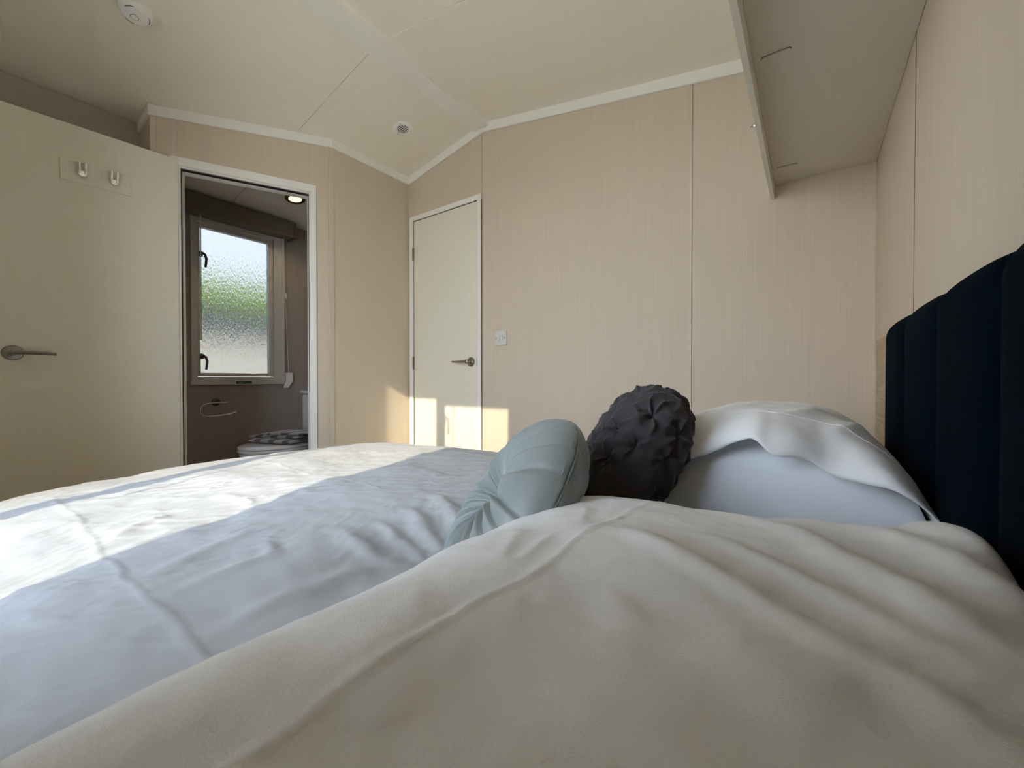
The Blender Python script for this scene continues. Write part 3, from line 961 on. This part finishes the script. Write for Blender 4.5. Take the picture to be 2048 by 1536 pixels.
# the round cushion sinks in here
Z -= .030 * np.exp(-(((PX + .43) / .13) ** 2 + ((PY - .47) / .15) ** 2))
Z -= (DX + DY) + .004 * (1 - flat) * np.abs(fbm(PX * 9, PY * 9, 2))
bulge = (1 - flat)
PXo = PX - bulge * .018 * np.sin(PY * 11 + 1) * (DX > .02)
PYo = PY + bulge * .018 * np.sin(PX * 9) * (DY > .02) * np.sign(PY - .6)
V = np.stack([PXo, PYo, Z], -1).reshape(-1, 3)
nx_, ny_ = SX.shape
idx = np.arange(nx_ * ny_).reshape(nx_, ny_)
Fq = np.stack([idx[:-1, :-1], idx[1:, :-1], idx[1:, 1:], idx[:-1, 1:]], -1).reshape(-1, 4)
dv = np_obj('duvet', V, Fq, M_linen)
so = dv.modifiers.new('thickness', 'SOLIDIFY'); so.thickness = .012; so.offset = -1
setp(dv, 'white duvet spread over the bed, half in sunlight', 'duvet')

# ------------------------------------------------------------------ pillows
def cushion_faces(nx, ny, off, flip):
    i = off + np.arange(nx * ny).reshape(nx, ny)
    q = np.stack([i[:-1, :-1], i[1:, :-1], i[1:, 1:], i[:-1, 1:]], -1).reshape(-1, 4)
    return q[:, ::-1] if flip else q

# near pillow: plan [-.335,.135] x [-.20,.60]
nu, nv = 190, 260
U, Vv = np.meshgrid(np.linspace(-1, 1, nu), np.linspace(-1, 1, nv), indexing='ij')
U = np.sign(U) * (1 - (1 - np.abs(U)) ** 1.25); Vv = np.sign(Vv) * (1 - (1 - np.abs(Vv)) ** 1.25)
cx, cyy, hx, hy = -.104, .225, .246, .420
pinch = 1 - .045 * (1 - np.abs(Vv) ** 2)      # sides bow in between the corners
pinch2 = 1 - .045 * (1 - np.abs(U) ** 2)
NX = cx + hx * U * pinch; NY = cyy + hy * Vv * pinch2
ue = np.where(U > 0, 26.0, 3.4)
prof = (np.clip(1 - np.abs(U) ** ue, 0, 1) ** np.where(U > 0, .42, .60)) * (np.clip(1 - np.abs(Vv) ** 5.0, 0, 1) ** .55)
top = .612 + .098 * prof
# raised corner against the headboard
top += .024 * prof * np.exp(-(((NX - .120) / .055) ** 2 + ((NY - .54) / .10) ** 2))
wr = prof ** .6
P_FOLDS = [
    ([(-.159, .378), (-.073, .329), (-.02, .300), (.015, .273), (.039, .253), (.06, .232), (.09, .20)], .0060, .0150, 0, .2),
    ([(-.114, .539), (-.016, .465), (.044, .385), (.072, .330), (.10, .29)], .0065, .0170, 0, .2),
    ([(-.06, .575), (-.02, .555), (.05, .515), (.091, .440), (.118, .36)], .0065, .0180, 0, .2),
    ([(.02, .585), (.07, .56), (.105, .500), (.125, .43)], .0050, .0150, 0, .25),
    ([(-.10, .41), (-.03, .375), (.02, .335), (.06, .295), (.09, .262)], .0042, .0120, 0, .25),
    ([(-.119, .263), (-.086, .239), (-.064, .221)], .0028, .0120, 0, .35),
    ([(-.150, .56), (-.156, .477), (-.156, .417), (-.161, .369), (-.162, .304), (-.164, .255), (-.167, .224), (-.169, .173), (-.17, .02)], .0015, .0032, .35, .05),
    ([(-.187, .251), (-.191, .302), (-.191, .347)], .0016, .006, 0, .35),
    ([(-.25, .36), (-.22, .31), (-.20, .24)], .0016, .007, 0, .35),
    ([(-.23, .46), (-.20, .42), (-.18, .36)], .0018, .006, 0, .35),
]
for pts, amp, w, sk, fd in P_FOLDS:
    top += wr * ridge(NX, NY, pts, amp, w, sk, fd, wob=.003)
top += wr * .0045 * fbm(NX * 9 + 2, NY * 9 + 7, 2) + wr * .0009 * fbm(NX * 34, NY * 34, 3)
bot = .604 - .012 * prof
Vn = np.concatenate([np.stack([NX, NY, top], -1).reshape(-1, 3), np.stack([NX, NY, np.minimum(bot, top - .0005)], -1).reshape(-1, 3)])
Fn = np.concatenate([cushion_faces(nu, nv, 0, False), cushion_faces(nu, nv, nu * nv, True)])
pn = np_obj('pillow', Vn, Fn, M_pillow)
setp(pn, 'off-white pillow nearest the viewer with long soft folds', 'pillow', 'bed pillows')

# far pillow: inner pillow showing at the open end of its case
fp = thing('pillow', (-.06, 1.09, .59), 'plump white pillow in an open-ended case behind the charcoal cushion', 'pillow', group='bed pillows')
nu, nv = 110, 130
U, Vv = np.meshgrid(np.linspace(-1, 1, nu), np.linspace(-1, 1, nv), indexing='ij')
U = np.sign(U) * (1 - (1 - np.abs(U)) ** 1.3); Vv = np.sign(Vv) * (1 - (1 - np.abs(Vv)) ** 1.3)
cx, cyy, hx, hy = -.072, 1.09, .213, .325
NX = cx + hx * U; NY = cyy + hy * Vv
def ftop(NX, NY, U, Vv):
    pu = np.clip(1 - np.abs(U) ** 3.0, 0, 1) ** .55
    pv = np.clip(1 - np.abs(Vv) ** 5.0, 0, 1) ** .45
    return .625 + .158 * pu * pv
top = ftop(NX, NY, U, Vv) + .004 * fbm(NX * 10, NY * 10, 2)
top += .006 * (1 - np.abs(Vv) ** 2) * 0
bot = .580 + .045 * (np.clip(np.abs(U) ** 4 + np.abs(Vv) ** 6, 0, 1))
Vn = np.concatenate([np.stack([NX, NY, top], -1).reshape(-1, 3), np.stack([NX, NY, np.minimum(bot, top)], -1).reshape(-1, 3)])
Fn = np.concatenate([cushion_faces(nu, nv, 0, False), cushion_faces(nu, nv, nu * nv, True)])
np_obj('inner_pillow', Vn, Fn, M_inner, fp)
# case: drapes over the top, its hem hanging open at the near end
hem_x = np.array([-.32, -.24, -.165, -.140, -.118, -.095, -.075, -.062, -.048, -.025, .002, .025, .048, .075, .095, .118, .134, .150])
hem_z = np.array([.66, .69, .718, .719, .729, .748, .760, .757, .739, .730, .727, .716, .708, .701, .697, .688, .672, .655])
ns, nt_ = 150, 150
S, Tt = np.meshgrid(np.linspace(-1, 1, ns), np.linspace(0, 1, nt_), indexing='ij')
S = np.sign(S) * (1 - (1 - np.abs(S)) ** 1.3)
CXX = cx + (hx + .003) * S
hz = np.interp(CXX, hem_x, hem_z)
ker = np.exp(-np.linspace(-2, 2, 9) ** 2); ker /= ker.sum()
h1 = np.convolve(np.pad(hz[:, 0], 4, mode='edge'), ker, mode='valid')
hz = h1[:, None] * np.ones_like(Tt)
Y0 = .752 + .012 * np.sin(CXX * 42 + .5)
YY = Y0 + (1.425 - Y0) * Tt ** 1.35
vv = np.clip((YY - cyy) / (hy + .008), -1, 1)
crest = .634 + .163 * (np.clip(1 - np.abs(S) ** 2.6, 0, 1) ** .55) * (np.clip(1 - np.clip(vv, 0, 1) ** 4.0, 0, 1) ** .5)
k = np.clip((YY - Y0) / .16, 0, 1)
blend = np.sqrt(1 - (1 - k) ** 2)
ZZ = hz + (crest - hz) * blend
ZZ += .0045 * np.sin(CXX * 60 + YY * 20) * np.exp(-((YY - Y0) / .05) ** 2) * (1 - np.abs(S) ** 4)
ZZ += .003 * fbm(CXX * 14, YY * 14, 3) * (1 - np.abs(S) ** 6)
ZZ += ridge(CXX, YY, [(-.06, .80), (.0, .90), (.05, 1.05)], .008, .014, 0, .4) + ridge(CXX, YY, [(.02, .80), (.06, .88), (.09, 1.0)], .007, .012, 0, .4) + ridge(CXX, YY, [(-.14, .80), (-.10, .92), (-.08, 1.08)], .006, .014, 0, .4)
ZZ = np.minimum(ZZ, .81)
cc = np_obj('pillowcase', np.stack([CXX, YY, ZZ], -1).reshape(-1, 3), cushion_faces(ns, nt_, 0, False), M_pillow, fp)
so = cc.modifiers.new('thickness', 'SOLIDIFY'); so.thickness = .0022; so.offset = -1
# hem stitching: a thin raised line one hem-width above the edge
j = int(nt_ * .22)
b = BM()
pts = [Vector((CXX[i, j], YY[i, j], ZZ[i, j] + .0006)) for i in range(10, ns - 8, 2)]
tube(b, [p - Vector((0, 0, .0006)) for p in pts], .0007, 5)
obj('hem_stitch', b, M_pillow, cc, smooth=R(60))

# ------------------------------------------------------------------ round teal cushion
def cushion_frame(c, az, el, roll=0.0):
    n = Vector((math.cos(el) * math.cos(az), math.cos(el) * math.sin(az), math.sin(el)))
    a = Vector((0, 0, 1)).cross(n).normalized()          # horizontal, in the cushion's plane
    u = n.cross(a).normalized()                          # up the cushion
    return np.array(c), np.array(n), np.array(a), np.array(u)

tc_ = thing('round_cushion', (-.42, .46, .575), 'round teal velvet cushion with pleats gathered at a centre button', 'cushion')
c0, n0, a0, u0 = cushion_frame((-.366, .512, .654), R(222), R(36))
RR, TT = .158, .062
nth, nr = 300, 60
th = np.linspace(0, 2 * np.pi, nth, endpoint=False)
prof = np.linspace(0, 1, nr)
V, Fq = [], []
npl = 21
ph = th + .10 * np.sin(3 * th + 1) + .06 * np.sin(7 * th)
for side in (1, -1):
    for kk, q in enumerate(prof):
        r = RR * math.sin(q * math.pi / 2) ** .9 if q < 1 else RR
        t = TT * max(0, 1 - (r / RR) ** 3.0) ** .55
        t *= 1 - .80 * math.exp(-(r / .050) ** 1.7)
        saw = (ph * npl / (2 * np.pi)) % 1.0
        pl_ = np.minimum(saw / .82, (1 - saw) / .18)      # steep lap on one side, long slope on the other
        amp = .0105 * math.exp(-((r - .055) / .065) ** 2) + .0030 * (r / RR)
        dsp = amp * (pl_ - .5) - .0048 * np.exp(-(np.minimum(saw, 1 - saw) / .060) ** 2) * math.exp(-((r - .085) / .075) ** 2)
        rr_ = r * (1 + 0 * th)
        if kk >= nr - 6:
            rr_ = rr_ + .0022 * (pl_ - .5)
        groove = .0035 * math.exp(-((1 - q) / .018) ** 2)
        rr_ = rr_ - groove
        P = c0 + np.outer(np.cos(th) * rr_, a0) + np.outer(np.sin(th) * rr_, u0) + np.outer(side * (t + dsp * (1 if r < RR * .985 else 0)), n0)
        V.append(P)
V = np.concatenate(V)
for sd in (0, 1):
    base = sd * nr * nth
    for kk in range(nr - 1):
        i = np.arange(nth); i2 = (i + 1) % nth
        q = np.stack([base + kk * nth + i, base + kk * nth + i2, base + (kk + 1) * nth + i2, base + (kk + 1) * nth + i], -1)
        Fq.append(q if sd == 1 else q[:, ::-1])
V[:, 2] = np.maximum(V[:, 2], .553)
np_obj('cover', V, np.concatenate(Fq), M_teal, tc_)
b = BM()
Mb = frame_M(c0 + n0 * (TT * .20), n0)
lathe(b, [(0, 0), (.010, 0), (.0125, .004), (.010, .008), (.005, .0105), (0, .011)], Mb, 24)
obj('button', b, M_teal, tc_, smooth=R(60))
b = BM()
tube(b, [Vector(c0 + (RR - .0006) * (math.cos(t) * a0 + math.sin(t) * u0)) for t in np.linspace(0, 2 * math.pi, 90)], .0014, 6)
for v in b.verts: v.co.z = max(v.co.z, .553)
obj('seam', b, M_teal, tc_, smooth=R(60))

# ------------------------------------------------------------------ charcoal ruched cushion
sc_ = thing('ruched_cushion', (-.24, .73, .585), 'charcoal velvet ruched cushion leaning between the pillows', 'cushion')
c1, n1, a1, u1 = cushion_frame((-.271, .745, .699), R(218), R(30))
nlat, nlon = 300, 440
la = np.linspace(-np.pi / 2, np.pi / 2, nlat); lon = np.linspace(0, 2 * np.pi, nlon, endpoint=False)
LA, LO = np.meshgrid(la, lon, indexing='ij')
def spow(x, e): return np.sign(x) * np.abs(x) ** e
HA, HU, HN = .094, .146, .071
P = np.stack([spow(np.cos(LA), .80) * spow(np.cos(LO), .74) * HA, spow(np.cos(LA), .80) * spow(np.sin(LO), .74) * HU, spow(np.sin(LA), .9) * HN], -1)
N = P / (np.array([HA, HU, HN]) ** 2); N /= np.linalg.norm(N, axis=-1, keepdims=True) + 1e-9
# ruching: puffed facets between pinched points, each facet tilted its own way
rg = np.random.default_rng(11)
seeds = []
tries = 0
while len(seeds) < 52 and tries < 6000:
    tries += 1
    v = rg.normal(size=3); v /= np.linalg.norm(v)
    p = np.array([spow(v[0], .9) * HA, spow(v[1], .9) * HU, spow(v[2], .95) * HN])
    if all(np.linalg.norm(p - q) > .046 for q in seeds): seeds.append(p)
seeds = np.array(seeds)
fl = P.reshape(-1, 3)
wv = np.stack([vnoise(fl[:, 0] * 38 + 3, fl[:, 1] * 38 + fl[:, 2] * 21), vnoise(fl[:, 1] * 38 + 9, fl[:, 2] * 38 + fl[:, 0] * 17), vnoise(fl[:, 2] * 38 + 5, fl[:, 0] * 38)], -1) * .006
D = np.linalg.norm((fl + wv)[:, None, :] - seeds[None], axis=2)
o2 = np.argsort(D, axis=1)[:, :2]
F1 = np.take_along_axis(D, o2[:, :1], 1)[:, 0]; F2 = np.take_along_axis(D, o2[:, 1:2], 1)[:, 0]
o3 = np.argsort(D, axis=1)[:, :3]
disp = .0075 * np.clip(F1 / .026, 0, 1) ** 1.5 - .0075 * np.exp(-(F1 / .0065) ** 2) - .002
wsum = np.zeros(len(fl)); star = np.zeros(len(fl))
for q in range(3):                                   # pleats fanning out of the stitched-down points
    sd = seeds[o3[:, q]]
    nn_ = sd / np.array([HA, HU, HN]) ** 2; nn_ /= np.linalg.norm(nn_, axis=1, keepdims=True)
    t1_ = np.cross(nn_, np.array([.31, .22, .92])); t1_ /= np.linalg.norm(t1_, axis=1, keepdims=True)
    t2_ = np.cross(nn_, t1_)
    dl_ = fl + wv * .6 - sd
    ang = np.arctan2((dl_ * t2_).sum(1), (dl_ * t1_).sum(1)) + .5 * wv[:, 0] / .006
    rad_ = np.linalg.norm(dl_, axis=1)
    w_ = np.exp(-(rad_ / .021) ** 2) + 1e-6
    kf = 2 + (o3[:, q] % 2) * .5
    rdg = 1 - np.abs(np.sin(kf * ang + o3[:, q] * 1.7))
    star += w_ * rdg ** 2.2 * np.clip(rad_ / .010, 0, 1); wsum += w_
disp = disp + .0105 * star / (wsum + .12)
n2_ = vnoise(fl[:, 0] * 60 + 2, fl[:, 1] * 60 + fl[:, 2] * 47)
pleat = 1 - np.abs(vnoise((fl[:, 0] - .35 * fl[:, 1]) * 100 + 7, fl[:, 1] * 11 + fl[:, 2] * 7))
disp = disp + .0032 * pleat ** 5 * np.clip(.3 + n2_ + .8 * (fl[:, 2] > .02), 0, 1)
disp = disp.reshape(LA.shape)
for _ in range(1):
    disp = (np.roll(disp, 1, 1) + 2 * disp + np.roll(disp, -1, 1)) / 4
    pd = np.pad(disp, ((1, 1), (0, 0)), mode='edge')
    disp = (pd[:-2] + 2 * disp + pd[2:]) / 4
P = P + N * disp[..., None]
W = c1 + P[..., :1] * a1 + P[..., 1:2] * u1 + P[..., 2:3] * n1
W[..., 2] = np.maximum(W[..., 2], .572)
i = np.arange(nlat * nlon).reshape(nlat, nlon); i2 = np.roll(i, -1, axis=1)
Fq = np.stack([i[:-1], i2[:-1], i2[1:], i[1:]], -1).reshape(-1, 4)
np_obj('cover', W.reshape(-1, 3), Fq, M_char, sc_)

# ------------------------------------------------------------------ light switch
ls = thing('light_switch', (-1.510, YB, 1.058), 'white double light switch right of the closet door', 'light switch')
b = BM(); box(b, (-1.553, YB - .0095, 1.0575), (-1.467, YB - .0002, 1.1435), .0025, 3); obj('plate', b, M_plate, ls, smooth=R(40))
for xx in (-1.5225, -1.4995):
    b = BM()
    prism(b, [(xx - .0085, YB - .0095, 1.085), (xx - .0085, YB - .0095, 1.116), (xx - .0085, YB - .0125, 1.116), (xx - .0085, YB - .0155, 1.085)], (.017, 0, 0))
    obj('rocker', b, M_plate, ls)
for xx in (-1.5415, -1.4785):
    b = BM(); lathe(b, [(0, 0), (.0032, 0), (.0028, .0012), (0, .0012)], frame_M((xx, YB - .0095, 1.1005), (0, -1, 0)), 14); obj('screw', b, M_gun, ls)

# ------------------------------------------------------------------ ceiling vent
vx, vy = -2.006, 1.645
VN = Vector((.195, 0, -1)).normalized()
cv = thing('ceiling_vent', (vx, vy, zc(vx) - .01), 'round white vent grille in the ceiling near the closet door', 'vent')
Mv = frame_M((vx, vy, zc(vx)), VN, (0, 1, 0))
b = BM(); lathe(b, [(.035, .0), (.060, 0), (.0605, .003), (.056, .0065), (.038, .0085), (.035, .006)], Mv, 48, False); obj('rim', b, M_white, cv, smooth=R(40))
b = BM(); lathe(b, [(0, .0005), (.0355, .0005)], Mv, 32); obj('recess', b, M_dark, cv)
for k in range(-2, 3):
    for ax in (0, 1):
        b = BM()
        o_ = k * .0125
        hl = math.sqrt(max(0, .0355 ** 2 - o_ ** 2))
        p_, q_ = ((o_, -hl), (o_, hl)) if ax == 0 else ((-hl, o_), (hl, o_))
        dxy = (.0012, 0) if ax == 0 else (0, .0012)
        prism(b, [Mv @ Vector((p_[0] - dxy[0], p_[1] - dxy[1], .004)), Mv @ Vector((p_[0] + dxy[0], p_[1] + dxy[1], .004)), Mv @ Vector((q_[0] + dxy[0], q_[1] + dxy[1], .004)), Mv @ Vector((q_[0] - dxy[0], q_[1] - dxy[1], .004))], VN * .003)
        obj('grille_bar', b, M_white, cv)
for k in range(3):
    a = 2 * math.pi * k / 3 + .5
    b = BM(); lathe(b, [(0, 0), (.0028, 0), (.0024, .001), (0, .0012)], frame_M(Mv @ Vector((.048 * math.cos(a), .048 * math.sin(a), .0074)), VN), 12); obj('screw', b, M_gun, cv)

# ------------------------------------------------------------------ smoke alarm
ax_, ay_ = -2.195, .464
sa = thing('smoke_alarm', (ax_, ay_, zc(ax_) - .04), 'round white smoke alarm on the ceiling above the open door', 'smoke alarm')
Ma = frame_M((ax_, ay_, zc(ax_)), VN, (0, 1, 0))
b = BM(); lathe(b, [(0, 0), (.054, 0), (.054, .010), (.051, .014), (.051, .016)], Ma, 48); obj('base', b, M_white, sa, smooth=R(40))
b = BM(); lathe(b, [(0, .0165), (.0515, .0165), (.050, .024), (.044, .032), (.034, .0365), (.026, .038), (0, .038)], Ma, 48); obj('housing', b, M_white, sa, smooth=R(50))
b = BM(); lathe(b, [(.0125, .0381), (.0135, .0381), (.0135, .0388), (.0125, .0388)], Ma @ Matrix.Translation((-.004, -.004, 0)), 30, False); obj('button_ring', b, M_gun, sa)
b = BM(); lathe(b, [(0, .037), (.0120, .037), (.0120, .0392), (.010, .0398), (0, .0398)], Ma @ Matrix.Translation((-.004, -.004, 0)), 30); obj('test_button', b, M_white, sa, smooth=R(40))
for k in range(3):
    a = 2 * math.pi * k / 3 + 2.3
    b = BM()
    tube(b, [Ma @ Vector((.0415 * math.cos(a + t), .0415 * math.sin(a + t), .0338)) for t in np.linspace(-.35, .35, 8)], .0011, 5)
    obj('sounder_slot', b, M_dark, sa)

# ------------------------------------------------------------------ outside, seen through the frosted pane
nc = thing('neighbour_caravan', (-14.0, 6, -.6), 'cream caravan with dark roof blurred beyond the frosted window', 'caravan')
b = BM(); box(b, (-16.8, -6, -.35), (-12.2, 16, 2.16)); obj('wall', b, M_ext_cream, nc)
b = BM(); prism(b, [(-12.0, -6.2, 2.10), (-12.0, -6.2, 2.26), (-14.4, -6.2, 3.0), (-17.0, -6.2, 2.26), (-17.0, -6.2, 2.10)], (0, 22.4, 0)); obj('roof', b, M_ext_roof, nc)
b = BM(); box(b, (-12.1, -6.2, 2.06), (-11.92, 16.2, 2.19), .01); obj('gutter', b, M_ext_gutter, nc)
b = BM(); box(b, (-16.7, -5.9, -.6), (-12.3, 15.9, -.35)); obj('skirt', b, M_ext_roof, nc)

hd = thing('hedge', (-22, 7, -.6), 'tall green hedge blurred above the neighbouring caravan roof', 'hedge')
nyh, nah = 260, 26
V, Fc = [], []
for j in range(nyh):
    yy = -8 + 30 * j / (nyh - 1)
    for i in range(nah):
        a = math.pi * i / (nah - 1)
        n_ = mnoise.fractal(Vector((math.cos(a) * 1.5, yy * .9, math.sin(a) * 1.5)), 1, 2, 4)
        V.append((-22 + 1.1 * math.cos(a) * (1 + .25 * n_), yy, -.6 + (.2 + 5.9 * math.sin(a) ** .45 * (1 + .06 * n_))))
for j in range(nyh - 1):
    for i in range(nah - 1):
        Fc.append((j * nah + i, j * nah + i + 1, (j + 1) * nah + i + 1, (j + 1) * nah + i))
np_obj('foliage', V, Fc, M_hedge, hd)
